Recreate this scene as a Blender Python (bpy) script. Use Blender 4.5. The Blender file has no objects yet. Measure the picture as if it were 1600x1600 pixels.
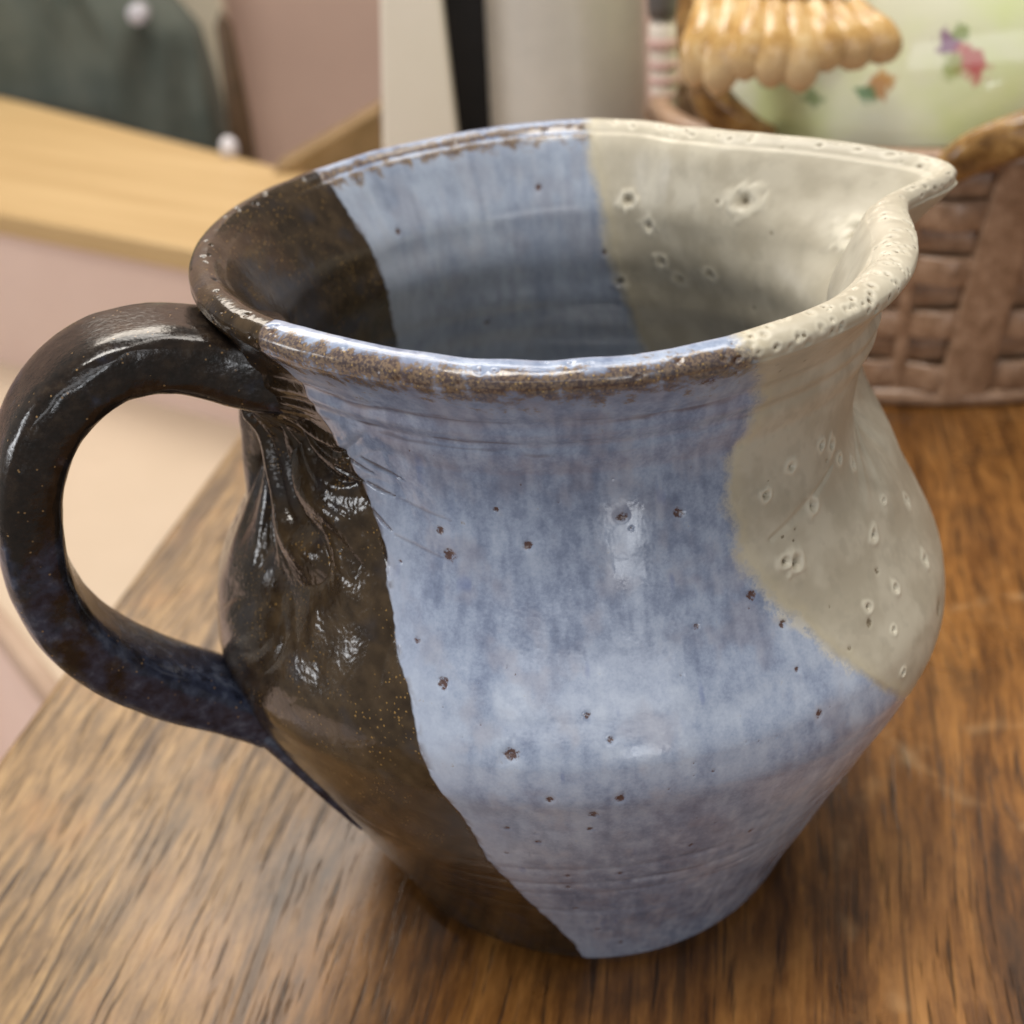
import bpy, bmesh, math, random
import numpy as np
from mathutils import Matrix, Vector

# ------------------------------------------------------------------ camera, world, lamps, exposure
S = 0.01                                   # everything below is written in centimetres
scene = bpy.context.scene
COL = scene.collection
rad = math.radians

def camera():
    pitch, yaw, roll = rad(30.82), rad(-3.05), rad(-4.28)
    fw = Vector((math.sin(yaw) * math.cos(pitch), math.cos(yaw) * math.cos(pitch), -math.sin(pitch)))
    rt = fw.cross(Vector((0, 0, 1))).normalized(); up = rt.cross(fw)
    r2 = rt * math.cos(roll) + up * math.sin(roll); u2 = up * math.cos(roll) - rt * math.sin(roll)
    cd = bpy.data.cameras.new('camera'); cd.sensor_fit = 'HORIZONTAL'; cd.angle = rad(42)
    cd.clip_start = 0.005; cd.clip_end = 50
    cd.dof.use_dof = True; cd.dof.focus_distance = 0.190; cd.dof.aperture_fstop = 19
    c = bpy.data.objects.new('camera', cd); COL.objects.link(c)
    m = Matrix((r2, u2, -fw)).transposed().to_4x4(); m.translation = Vector((0, -21.51, 20.26)) * S
    c.matrix_world = m
    scene.camera = c
camera()

w = bpy.data.worlds.new('World'); scene.world = w; w.use_nodes = True
w.node_tree.nodes['Background'].inputs[0].default_value = (1.0, 0.94, 0.87, 1)
w.node_tree.nodes['Background'].inputs[1].default_value = 0.18

def area(name, loc, target, sx, sy, power, col):
    ld = bpy.data.lights.new(name, 'AREA'); ld.shape = 'RECTANGLE'; ld.size = sx * S; ld.size_y = sy * S
    ld.energy = power; ld.color = col
    o = bpy.data.objects.new(name, ld); COL.objects.link(o)
    o.location = Vector(loc) * S
    o.rotation_euler = (Vector(target) - Vector(loc)).to_track_quat('-Z', 'Y').to_euler()
    return o
# ceiling panels of the shop, a window at the left and the bright shop front behind the viewer, plus one added fill
area('ceiling_panel', (-48, 104, 98), (0, 0, 2), 60, 45, 5.5, (1, 0.90, 0.78))
area('ceiling_panel', (-30, -35, 170), (0, 0, 0), 60, 60, 17, (1, 0.95, 0.88))
area('ceiling_panel', (50, 40, 170), (0, 10, 0), 50, 100, 11, (1, 0.94, 0.86))
area('ceiling_panel', (-20, 85, 150), (-12, 95, -5), 80, 40, 6.5, (1, 0.95, 0.88))  # added fill to brighten the bench and back wall
area('window', (-170, -22, 52), (0, 0, 8), 60, 45, 7, (0.95, 0.97, 1.0))
area('window', (62, -215, 4), (0, -4, 10), 40, 38, 2.8, (0.93, 0.96, 1.0))
area('shop_front', (10, -230, 75), (0, 0, 6), 220, 45, 7, (0.96, 0.97, 1.0))

scene.cycles.max_bounces = 6; scene.cycles.diffuse_bounces = 3; scene.cycles.glossy_bounces = 3
scene.cycles.adaptive_threshold = 0.025; scene.cycles.caustics_reflective = False; scene.cycles.caustics_refractive = False
vs = scene.view_settings
vs.view_transform = 'Standard'; vs.look = 'None'; vs.gamma = 1; vs.use_curve_mapping = False
vs.exposure = 0.28

# ------------------------------------------------------------------ helpers
rng = np.random.default_rng(7)
random.seed(7)

class NT:
    """tiny node helper"""
    def __init__(self, name):
        self.m = bpy.data.materials.new(name); self.m.use_nodes = True
        self.t = self.m.node_tree; self.n = self.t.nodes
        self.p = self.n['Principled BSDF']
        self._tc = None
    def link(self, a, b): self.t.links.new(a, b)
    def put(self, sock, v):
        if isinstance(v, bpy.types.NodeSocket): self.link(v, sock)
        elif isinstance(v, (tuple, list)) and len(v) == 3 and sock.type == 'RGBA': sock.default_value = (*v, 1)
        else: sock.default_value = v
    def obj(self, scale=100.0):
        if self._tc is None: self._tc = self.n.new('ShaderNodeTexCoord').outputs['Object']
        return self.vm('SCALE', self._tc, s=scale)
    def attr(self, name):
        a = self.n.new('ShaderNodeAttribute'); a.attribute_name = name; return a
    def sep(self, v):
        s = self.n.new('ShaderNodeSeparateXYZ'); self.put(s.inputs[0], v); return s.outputs
    def comb(self, x, y, z):
        s = self.n.new('ShaderNodeCombineXYZ')
        for i, v in enumerate((x, y, z)): self.put(s.inputs[i], v)
        return s.outputs[0]
    def vm(self, op, a, b=None, s=None):
        n = self.n.new('ShaderNodeVectorMath'); n.operation = op; self.put(n.inputs[0], a)
        if b is not None: self.put(n.inputs[1], b)
        if s is not None: n.inputs['Scale'].default_value = s
        return n.outputs['Value'] if op in ('LENGTH', 'DISTANCE', 'DOT_PRODUCT') else n.outputs[0]
    def ma(self, op, a, b=0.0, c=None, clamp=False):
        n = self.n.new('ShaderNodeMath'); n.operation = op; n.use_clamp = clamp
        self.put(n.inputs[0], a); self.put(n.inputs[1], b)
        if c is not None: self.put(n.inputs[2], c)
        return n.outputs[0]
    def ss(self, v, a, b, lo=0.0, hi=1.0):
        n = self.n.new('ShaderNodeMapRange'); n.interpolation_type = 'SMOOTHSTEP'; n.clamp = True
        self.put(n.inputs['Value'], v)
        n.inputs['From Min'].default_value = a; n.inputs['From Max'].default_value = b
        n.inputs['To Min'].default_value = lo; n.inputs['To Max'].default_value = hi
        return n.outputs[0]
    def noise(self, v, scale, detail=3, rough=0.55, dist=0.0):
        n = self.n.new('ShaderNodeTexNoise'); self.put(n.inputs['Vector'], v)
        n.inputs['Scale'].default_value = scale; n.inputs['Detail'].default_value = detail
        n.inputs['Roughness'].default_value = rough; n.inputs['Distortion'].default_value = dist
        return n.outputs['Fac']
    def voro(self, v, scale, feature='F1', rnd=1.0):
        n = self.n.new('ShaderNodeTexVoronoi'); n.feature = feature; self.put(n.inputs['Vector'], v)
        n.inputs['Scale'].default_value = scale; n.inputs['Randomness'].default_value = rnd
        return n.outputs
    def mix(self, f, a, b, mode='MIX'):
        n = self.n.new('ShaderNodeMix'); n.data_type = 'RGBA'; n.blend_type = mode
        self.put(n.inputs[0], f); self.put(n.inputs[6], a); self.put(n.inputs[7], b)
        return n.outputs[2]
    def ramp(self, f, stops):
        n = self.n.new('ShaderNodeValToRGB'); cr = n.color_ramp
        while len(cr.elements) < len(stops): cr.elements.new(0.5)
        for e, (p, c) in zip(cr.elements, stops): e.position = p; e.color = (*c, 1)
        self.put(n.inputs[0], f); return n.outputs[0]
    def bump(self, h, strength, dist, prev=None):
        n = self.n.new('ShaderNodeBump'); self.put(n.inputs['Height'], h)
        self.put(n.inputs['Strength'], strength); n.inputs['Distance'].default_value = dist
        if prev is not None: self.link(prev, n.inputs['Normal'])
        return n.outputs[0]
    def out(self, color=None, rough=None, normal=None, **kw):
        if color is not None: self.put(self.p.inputs['Base Color'], color)
        if rough is not None: self.put(self.p.inputs['Roughness'], rough)
        if normal is not None: self.link(normal, self.p.inputs['Normal'])
        for k, v in kw.items(): self.put(self.p.inputs[k], v)
        return self.m

def plain(name, c1, c2, scale=0.6, rough=0.6, bump=0.15, detail=4, spec=0.5):
    """two-tone mottled surface with fine relief"""
    t = NT(name); o = t.obj()
    n = t.noise(o, scale, detail); f = t.noise(o, scale * 14, 3)
    c = t.mix(t.ss(n, 0.3, 0.7), c1, c2)
    return t.out(c, t.ss(f, 0.2, 0.8, rough - 0.06, rough + 0.08), t.bump(f, bump, 0.0004), **{'Specular IOR Level': spec})

def tag(o, label=None, cat=None, group=None, kind=None):
    if label: o['label'] = label
    if cat: o['category'] = cat
    if group: o['group'] = group
    if kind: o['kind'] = kind
    return o

def mesh_np(name, V, F, mat, parent=None, smooth=True, normals=None):
    """V (n,3) in cm, F (m,4) quads"""
    me = bpy.data.meshes.new(name)
    V = np.ascontiguousarray(V, dtype=np.float32) * np.float32(S); F = np.ascontiguousarray(F, dtype=np.int32)
    me.vertices.add(len(V)); me.vertices.foreach_set('co', V.ravel())
    me.loops.add(F.size); me.loops.foreach_set('vertex_index', F.ravel())
    me.polygons.add(len(F)); me.polygons.foreach_set('loop_start', np.arange(0, F.size, F.shape[1], dtype=np.int32))
    me.update(calc_edges=True)
    me.polygons.foreach_set('use_smooth', np.full(len(F), smooth))
    me.materials.append(mat)
    if normals is not None: me.normals_split_custom_set_from_vertices(normals.tolist())
    o = bpy.data.objects.new(name, me); COL.objects.link(o); o.parent = parent
    return o

def mesh_bm(name, bm, mat, parent=None, smooth=False):
    me = bpy.data.meshes.new(name)
    bmesh.ops.scale(bm, vec=(S, S, S), verts=bm.verts)
    bmesh.ops.recalc_face_normals(bm, faces=bm.faces)
    bm.to_mesh(me); bm.free()
    if smooth: me.polygons.foreach_set('use_smooth', [True] * len(me.polygons))
    me.materials.append(mat)
    o = bpy.data.objects.new(name, me); COL.objects.link(o); o.parent = parent
    return o

def empty(name, loc, label, cat, group=None):
    o = bpy.data.objects.new(name, None); COL.objects.link(o); o.location = Vector(loc) * S
    o.empty_display_size = 0.01
    return tag(o, label, cat, group)

def adopt(child, root):
    """parent while keeping the world position (children are modelled in world centimetres)"""
    child.parent = root; child.matrix_parent_inverse = Matrix.Translation(-root.location)
    return child

def prism(bm, pts, z0, z1, bevel=0.0):
    """upright prism over a plan polygon"""
    lo = [bm.verts.new((x, y, z0)) for x, y in pts]; hi = [bm.verts.new((x, y, z1)) for x, y in pts]
    fs = [bm.faces.new(lo[::-1]), bm.faces.new(hi)]
    n = len(pts)
    for i in range(n): fs.append(bm.faces.new((lo[i], lo[(i + 1) % n], hi[(i + 1) % n], hi[i])))
    if bevel:
        bmesh.ops.bevel(bm, geom=list({e for f in fs for e in f.edges}), offset=bevel, segments=3, affect='EDGES', profile=0.5)
    return bm

def sweep(path, radii, nseg=16, frame_up=None, power=2.0, cap=True):
    """tube round a path; radii (n,2) half sizes along (side, out). returns V,F"""
    P = np.asarray(path, float); R = np.asarray(radii, float); n = len(P)
    T = np.gradient(P, axis=0); T /= np.linalg.norm(T, axis=1)[:, None]
    side = np.asarray(frame_up, float); side = np.tile(side, (n, 1)) if side.ndim == 1 else side
    B = np.cross(T, side); B /= np.linalg.norm(B, axis=1)[:, None]
    A = np.cross(B, T)
    t = np.linspace(0, 2 * np.pi, nseg, endpoint=False)
    c, s = np.cos(t), np.sin(t)
    c = np.sign(c) * np.abs(c) ** (2 / power); s = np.sign(s) * np.abs(s) ** (2 / power)
    V = (P[:, None] + A[:, None] * (R[:, 0, None] * c)[..., None] + B[:, None] * (R[:, 1, None] * s)[..., None])
    i = np.arange(n - 1)[:, None] * nseg; j = np.arange(nseg)[None]; j2 = (j + 1) % nseg
    F = np.stack([i + j, i + j2, i + nseg + j2, i + nseg + j], -1).reshape(-1, 4)
    return V.reshape(-1, 3), F, (A, B, T)

def value_noise(shape_u, shape_v, u, v, wrap_u=False):
    """smooth 2-D value noise in [-1,1]; u,v in cell units"""
    g = rng.uniform(-1, 1, (shape_u + 1, shape_v + 2))
    if wrap_u: g[-1] = g[0]
    iu = np.floor(u).astype(int); iv = np.floor(v).astype(int)
    fu, fv = u - iu, v - iv
    iu = iu % shape_u if wrap_u else np.clip(iu, 0, shape_u - 1); iv = np.clip(iv, 0, shape_v)
    fu = fu * fu * (3 - 2 * fu); fv = fv * fv * (3 - 2 * fv)
    return (g[iu, iv] * (1 - fu) + g[iu + 1, iv] * fu) * (1 - fv) + (g[iu, iv + 1] * (1 - fu) + g[iu + 1, iv + 1] * fu) * fv

def sstep(x, a, b):
    t = np.clip((x - a) / (b - a), 0, 1); return t * t * (3 - 2 * t)

def pchip(x, xk, yk):
    xk = np.asarray(xk, float); yk = np.asarray(yk, float)
    h = np.diff(xk); d = np.diff(yk) / h; m = np.zeros_like(yk)
    for i in range(1, len(xk) - 1):
        if d[i - 1] * d[i] > 0:
            w1 = 2 * h[i] + h[i - 1]; w2 = h[i] + 2 * h[i - 1]; m[i] = (w1 + w2) / (w1 / d[i - 1] + w2 / d[i])
    m[0] = d[0]; m[-1] = d[-1]
    x = np.clip(x, xk[0], xk[-1]); i = np.clip(np.searchsorted(xk, x) - 1, 0, len(xk) - 2); t = (x - xk[i]) / h[i]
    return (1 + 2 * t) * (1 - t) ** 2 * yk[i] + t * (1 - t) ** 2 * h[i] * m[i] + t * t * (3 - 2 * t) * yk[i + 1] + t * t * (t - 1) * h[i] * m[i + 1]

# ------------------------------------------------------------------ setting: table and back wall
def wood_table_material():
    t = NT('worn_table_wood'); o = t.obj()
    x, y, z = t.sep(o)
    # along the grain = parallel to the left table edge
    dx, dy = 0.16, 0.987
    a = t.ma('ADD', t.ma('MULTIPLY', x, dx), t.ma('MULTIPLY', y, dy))
    b = t.ma('SUBTRACT', t.ma('MULTIPLY', x, dy), t.ma('MULTIPLY', y, dx))
    wob = t.noise(t.comb(t.ma('MULTIPLY', a, 0.06), t.ma('MULTIPLY', b, 0.2), 3.0), 1.0, 2)
    b2 = t.ma('ADD', b, t.ma('MULTIPLY', wob, 1.5))
    g1 = t.noise(t.comb(t.ma('MULTIPLY', a, 0.07), t.ma('MULTIPLY', b2, 0.9), z), 1.0, 5, 0.62)          # broad grain bands
    g2 = t.noise(t.comb(t.ma('MULTIPLY', a, 0.7), t.ma('MULTIPLY', b2, 4.6), z), 1.0, 4, 0.7)            # short broken flecks
    pore = t.noise(t.comb(t.ma('MULTIPLY', a, 0.38), t.ma('MULTIPLY', b2, 7.5), 5.0), 1.0, 3, 0.65)
    seam = t.noise(t.comb(t.ma('MULTIPLY', a, 0.05), t.ma('MULTIPLY', b2, 1.9), 9.0), 1.0, 3, 0.5)
    blot = t.noise(o, 0.16, 4, 0.6)
    blot2 = t.noise(t.comb(t.ma('MULTIPLY', a, .34), t.ma('MULTIPLY', b2, .46), 8.0), 1.0, 5, .62)
    base = t.ramp(t.ma('ADD', t.ma('MULTIPLY', g1, 0.62), t.ma('MULTIPLY', g2, 0.38)),
                  [(0.36, (0.040, 0.016, 0.005)), (0.45, (0.135, 0.055, 0.014)), (0.54, (0.245, 0.107, 0.028)), (0.66, (0.41, 0.195, 0.055))])
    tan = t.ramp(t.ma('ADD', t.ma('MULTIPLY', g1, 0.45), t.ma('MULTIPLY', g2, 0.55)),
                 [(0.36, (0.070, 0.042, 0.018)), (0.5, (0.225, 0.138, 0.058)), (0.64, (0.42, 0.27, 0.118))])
    # tan grain towards the left edge, in patches
    patchy = t.ss(t.ma('ADD', t.ma('MULTIPLY', b, -1.0), t.ma('MULTIPLY', t.ma('SUBTRACT', blot, 0.5), 10.0)), 1.5, 9.5)
    c = t.mix(t.ma('MULTIPLY', patchy, 0.9), base, tan)
    c = t.mix(t.ss(blot2, .53, .70, 0, .50), c, (0.33, 0.160, 0.052))
    c = t.mix(t.ss(blot2, .47, .34, 0, .55), c, (0.070, 0.033, 0.013))
    c = t.mix(t.ss(seam, .57, .66, 0, .70), c, (0.040, 0.019, 0.008))
    c = t.mix(t.ss(pore, 0.54, 0.66, 0, 0.80), c, (0.026, 0.012, 0.005))
    # two pale ring stains left by wet cups
    for (cx, cy, r, s) in ((11.2, 2.6, 4.35, 0.22), (10.2, -3.2, 5.3, 0.16)):
        d = t.vm('DISTANCE', t.comb(x, y, 0.0), (cx, cy, 0.0))
        ring = t.ss(t.ma('ABSOLUTE', t.ma('SUBTRACT', d, r)), 0.0, 0.30, s, 0.0)
        c = t.mix(t.ma('MULTIPLY', ring, t.ss(t.noise(o, 0.9, 2), 0.4, 0.6)), c, (0.62, 0.42, 0.22))
    r = t.ma('ADD', t.ss(blot, 0.3, 0.7, 0.24, 0.36), t.ma('MULTIPLY', patchy, 0.10))
    nrm = t.bump(t.ma('SUBTRACT', t.ma('MULTIPLY', g2, 0.6), t.ss(pore, 0.54, 0.70)), 0.35, 0.0003)
    return t.out(c, r, nrm)

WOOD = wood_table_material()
table = empty('table', (10, 20, -3), 'timeworn orange brown wooden table with dark grain under the pitcher', 'table')
def edge_x(y): return -10.9 + (y - 20.2) * 0.1618
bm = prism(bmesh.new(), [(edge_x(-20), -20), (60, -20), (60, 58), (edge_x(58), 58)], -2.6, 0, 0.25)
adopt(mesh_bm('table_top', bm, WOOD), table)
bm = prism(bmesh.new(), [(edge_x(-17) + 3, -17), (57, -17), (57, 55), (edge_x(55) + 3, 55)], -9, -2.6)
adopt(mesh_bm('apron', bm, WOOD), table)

wall = mesh_bm('back_wall', prism(bmesh.new(), [(-150, 118), (120, 118), (120, 121), (-150, 121)], -60, 70),
               plain('pinkish_wall_paint', (0.50, 0.36, 0.30), (0.56, 0.41, 0.34), 0.05, 0.7, 0.05))
tag(wall, kind='structure')

# ------------------------------------------------------------------ bench with pine top, pink fronts and cream step at the left
bench = empty('display_bench', (-30, 60, -30), 'pine topped display bench with pink front and cream step left of the table', 'bench')
def pine_material():
    t = NT('pale_pine'); o = t.obj(); x, y, z = t.sep(o)
    a = t.ma('ADD', t.ma('MULTIPLY', x, 0.85), t.ma('MULTIPLY', y, -0.53)); b = t.ma('ADD', t.ma('MULTIPLY', x, 0.53), t.ma('MULTIPLY', y, 0.85))
    g = t.noise(t.comb(t.ma('MULTIPLY', a, 0.04), t.ma('MULTIPLY', b, 0.7), 0.0), 1.0, 4)
    return t.out(t.ramp(g, [(0.3, (0.43, 0.285, 0.125)), (0.7, (0.53, 0.37, 0.18))]), 0.45, t.bump(g, 0.2, 0.0004))
PINE = pine_material()
PINK = plain('dusty_pink_paint', (0.62, 0.46, 0.40), (0.67, 0.51, 0.445), 0.09, 0.45, 0.08)
CREAM = plain('cream_step_paint', (0.50, 0.40, 0.295), (0.55, 0.44, 0.33), 0.07, 0.4, 0.08)
def along(p, d, s, off=0.0):                 # point on a plan line, off to its left
    L = math.hypot(*d); return (p[0] + d[0] / L * s - d[1] / L * off, p[1] + d[1] / L * s + d[0] / L * off)
E0, ED = (-34.4, 58.2), (15.1, -9.4)
fl, fr = along(E0, ED, -40), along(E0, ED, 34)
adopt(mesh_bm('bench_top', prism(bmesh.new(), [along(E0, ED, -40, -0.4), along(E0, ED, 34, -0.4), (-10.5, 57.1), (-70, 112.5)], -5.4, -4, 0.15), PINE), bench)
adopt(mesh_bm('front_panel', prism(bmesh.new(), [fl, fr, along(fr, ED, 0, 2), along(fl, ED, 0, 2)], -15, -5.4), PINK), bench)
N0, ND = (-27.7, 30.8), (3.9, -5.0)
nl, nr = along(N0, ND, -45), along(N0, ND, 50)
adopt(mesh_bm('step_top', prism(bmesh.new(), [nl, nr, (20, 20), along(fr, ED, 0, 1.0), along(fl, ED, 0, 1.0)], -16, -15), CREAM), bench)
adopt(mesh_bm('edge_trim', prism(bmesh.new(), [along(nl, ND, 0, -0.9), along(nr, ND, 0, -0.9), nr, nl], -16.2, -14.8, 0.2),
              plain('brown_pink_trim', (0.36, 0.25, 0.18), (0.43, 0.31, 0.23), 0.2, 0.4)), bench)
adopt(mesh_bm('lower_panel', prism(bmesh.new(), [along(nl, ND, 0, -0.1), along(nr, ND, 0, -0.1), along(nr, ND, 0, 2), along(nl, ND, 0, 2)], -40, -16.2),
              plain('pale_pink_paint', (0.70, 0.54, 0.47), (0.76, 0.60, 0.53), 0.08, 0.45, 0.08)), bench)
floor = mesh_bm('floor', prism(bmesh.new(), [(-150, -60), (120, -60), (120, 121), (-150, 121)], -42, -40),
                plain('pale_floor', (0.66, 0.50, 0.43), (0.72, 0.56, 0.48), 0.06, 0.5, 0.05))
tag(floor, kind='structure')

# ------------------------------------------------------------------ the pitcher
H = 13.16
pitcher = empty('pitcher', (0, 0, 0), 'stoneware pitcher in brown, lavender blue and cream glazes with pinched spout and loop handle', 'pitcher')

def lat(v): return v
# profile
PZ = np.array([0.0, .08, .20, .35, .44, .485, .525, .58, .65, .75, .84, .90, .94, .977]) * H
PR = np.array([4.20, 4.62, 5.32, 6.18, 6.60, 6.74, 6.68, 6.36, 5.88, 5.44, 5.22, 5.38, 5.66, 6.10])
MR, RC, ZC = 0.30, 5.80, .977 * H           # lip radius, lip circle, lip height
rows = []                                    # r, z, zone(0 under,1 outer,2 lip,3 inner,4 floor)
for r in np.linspace(0.05, 3.9, 10): rows.append((r, 0.06, 0))
for a in np.linspace(-90, -20, 8): rows.append((3.95 + .22 * math.cos(rad(a)), 0.22 + 0.22 * math.sin(rad(a)), 0))
zo = np.linspace(0.2, ZC, 600)[1:]
for z, r in zip(zo, pchip(zo, PZ, PR)): rows.append((r, z, 1))
for a in np.linspace(0, 138, 46)[1:]: rows.append((RC + MR * math.cos(rad(a)), ZC + .26 * math.sin(rad(a)), 2))
zi = np.linspace(13.02, 1.3, 250)[1:]
IZ = np.array([0.6, 2, 4, 6, 7, 8.5, 10, 11, 11.5, 12.0, 12.5, 13.04]); IR_ = np.array([3.9, 4.55, 5.35, 5.95, 5.95, 5.30, 4.78, 4.66, 4.74, 4.93, 5.20, 5.58])
def inner_r(z): return pchip(z, IZ, IR_)
for z in zi: rows.append((float(inner_r(z)), z, 3))
for a in np.linspace(0, 90, 10)[1:]: rows.append((inner_r(1.3) - .7 + .7 * math.cos(rad(a)), 1.3 - .7 * math.sin(rad(a)), 4))
for r in np.linspace(inner_r(1.3) - .7, 0.05, 12)[1:]: rows.append((r, 0.6, 4))
rows = np.array(rows); _k = np.where(rows[:, 2] == 2)[0]
for _ in range(60):                          # soften where the lip runs into the walls
    for a_, b_ in ((_k[0] - 14, _k[0] + 10), (_k[-1] - 12, _k[-1] + 16)):
        rows[a_ + 1:b_ - 1, :2] = (rows[a_:b_ - 2, :2] + 2 * rows[a_ + 1:b_ - 1, :2] + rows[a_ + 2:b_, :2]) / 4
nr_ = len(rows); NT_ = 1200
RB, ZB, ZONE = rows[:, 0:1], rows[:, 1:2], rows[:, 2:3]
TH = np.linspace(0, 360, NT_, endpoint=False)[None, :]            # degrees
# profile normals
dr = np.gradient(rows[:, 0]); dz = np.gradient(rows[:, 1]); ln = np.hypot(dr, dz) + 1e-9
NR, NZ = (dz / ln)[:, None], (-dr / ln)[:, None]
ARC = np.cumsum(np.hypot(np.diff(rows[:, 0], prepend=rows[0, 0]), np.diff(rows[:, 1], prepend=rows[0, 1])))[:, None]
out = (ZONE == 1) | (ZONE == 0); inn = (ZONE >= 3); lip = (ZONE == 2)

def periodic(th, k):
    k = sorted(k); t = np.array([p[0] for p in k], float); v = np.array([p[1] for p in k], float)
    t3 = np.r_[t - 360, t, t + 360]; v3 = np.r_[v, v, v]
    return pchip(th, t3, v3)
# plan of the lip: pinched in on both sides of a pulled spout at 18 degrees
DLT = periodic(TH, [(-62, 0.0), (-45, -.06), (-32, -.20), (-20, -.38), (-9, -.52), (-2, -.40), (4, .10), (10, .80), (15, 1.30), (18, 1.42), (21, 1.30), (27, .82), (35, .18),
                    (43, -.36), (52, -.72), (60, -.74), (72, -.36), (85, -.12), (100, 0), (125, 0.02), (140, -.08), (160, -.02), (200, .04), (240, -.05), (262, .04), (290, .03)])
DZ = periodic(TH, [(-60, 0), (-30, .03), (-12, .06), (2, .02), (12, -.12), (18, -.20), (25, -.14), (38, .0), (55, .08), (80, .03), (120, -.03), (180, 0), (240, .02), (270, -.03)])
wz = sstep(ZB, 8.6, 13.3) ** 1.25
wz_in = sstep(ZB, 9.4, 13.0)
WZ = np.where(inn, wz_in, wz)
DL = DLT * np.where(DLT > 0, WZ ** 1.5, WZ)
# the lip gets thinner towards the tip of the spout
tip = np.exp(-((TH - 18 + 180) % 360 - 180) ** 2 / (2 * 9.0 ** 2))

U = (TH - 180) / 57.2958 * 6.0                                     # unrolled cm, 0 at theta 180
disp = np.zeros((nr_, NT_))
Z2 = np.broadcast_to(ZB, disp.shape); T2 = np.broadcast_to(TH, disp.shape)
# hand-thrown unevenness
for cu, cz, amp in ((9, 7, .055), (22, 14, .022), (60, 30, .006)):
    disp += amp * value_noise(cu, cz + 2, T2 / 360 * cu, Z2 / 14 * cz, True) * (0.55 if cz > 10 else 1)
# throwing rings
zr = Z2 + 0.05 * np.sin(np.radians(T2 * 1 + 40)) + .02 * np.sin(np.radians(T2 * 3))
for z0, a, s in ((12.02, -.030, .07), (11.80, .026, .07), (11.60, -.030, .06), (11.36, .018, .10), (11.1, -.012, .07), (4.2, -.016, .07), (3.62, -.022, .06), (3.2, -.012, .05), (2.4, -.012, .08), (9.9, .01, .2)):
    disp += out * a * np.exp(-(zr - z0) ** 2 / (2 * s * s)) * (1 if z0 > 5 else 0.5 + 0.5 * value_noise(40, 2, T2 / 9, Z2 * 0, True))
disp += inn * .018 * np.sin(Z2 * 2 * np.pi / 1.05 + .6 * np.sin(np.radians(T2)))
disp += lip * .012 * value_noise(70, 4, T2 / 360 * 70, (ARC - ARC[lip].min()) * 2 + 0 * T2, True)

# fan of finger marks under the upper handle joint
def fan(th0, z0, rr):
    u = ((T2 - th0 + 180) % 360 - 180) / 57.2958 * rr; v = Z2 - z0
    return np.hypot(u, v), np.arctan2(u, -v), u, v
rho, phi, fu, fv = fan(205, 11.45, 5.5)
ph = phi + .16 * np.sin(rho * 1.3) + .10 * value_noise(30, 30, np.clip(fu + 10, 0, 29), np.clip(fv + 14, 0, 29))
va = value_noise(80, 26, (ph + 3.3) * 2.4, rho * .42); vb = value_noise(160, 26, (ph + 3.3) * 4.6, rho * .55); vc = value_noise(300, 40, (ph + 3.3) * 11, rho * .7)
n1 = .95 * va + .50 * vb + .08 * vc + 1.1 - .95 * (1 - np.abs(va)) ** 3 - .70 * (1 - np.abs(vb)) ** 3 - .12 * (1 - np.abs(vc)) ** 4
n1 -= .35
envf = sstep(rho, .1, .7) * (1 - sstep(rho, 3.0, 5.6)) * sstep(phi, -1.9, -1.2) * (1 - sstep(phi, 1.15, 1.75)) * out
disp += .21 * n1 * envf * (0.65 + .35 * (1 - sstep(rho, 1.5, 4.5)))
disp += -.10 * np.exp(-((rho - 1.9) ** 2 / 1.2)) * np.exp(-(phi - .15) ** 2 / .5) * out
bul = np.exp(-(np.abs(fu) / 1.25) ** 3) * np.exp(-(np.abs(Z2 - 11.62) / .78) ** 2.5) * out
disp += bul * (.42 + .10 * n1)
bu2 = np.exp(-(np.abs(((T2 - 208 + 180) % 360 - 180) / 57.3 * 6.3) / 1.2) ** 2.5) * np.exp(-(np.abs(Z2 - 5.2) / 1.0) ** 2) * out
disp += bu2 * (.16 + .05 * n1)
FAN = np.clip(envf * 1.0, 0, 1)
# finer fan below the pinch of the spout
rho2, phi2, _, _ = fan(342, 10.35, 5.2)
n2 = value_noise(120, 20, (phi2 + 3.3) * 9, rho2 * .5)
disp += .028 * n2 * sstep(rho2, .15, .5) * (1 - sstep(rho2, 1.1, 2.4)) * (1 - sstep(np.abs(phi2), .9, 1.4)) * out
dth = (T2 - 345 + 180) % 360 - 180
disp += (-.42 * np.exp(-(dth / 24) ** 2) * np.exp(-((Z2 - 9.95) / .75) ** 2) + .24 * np.exp(-(dth / 20) ** 2) * np.exp(-((Z2 - 11.6) / .55) ** 2)) * out
disp += -.10 * np.exp(-((dth + 1) / 3.5) ** 2) * np.exp(-((Z2 - 10.2) / .6) ** 2) * out
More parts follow.
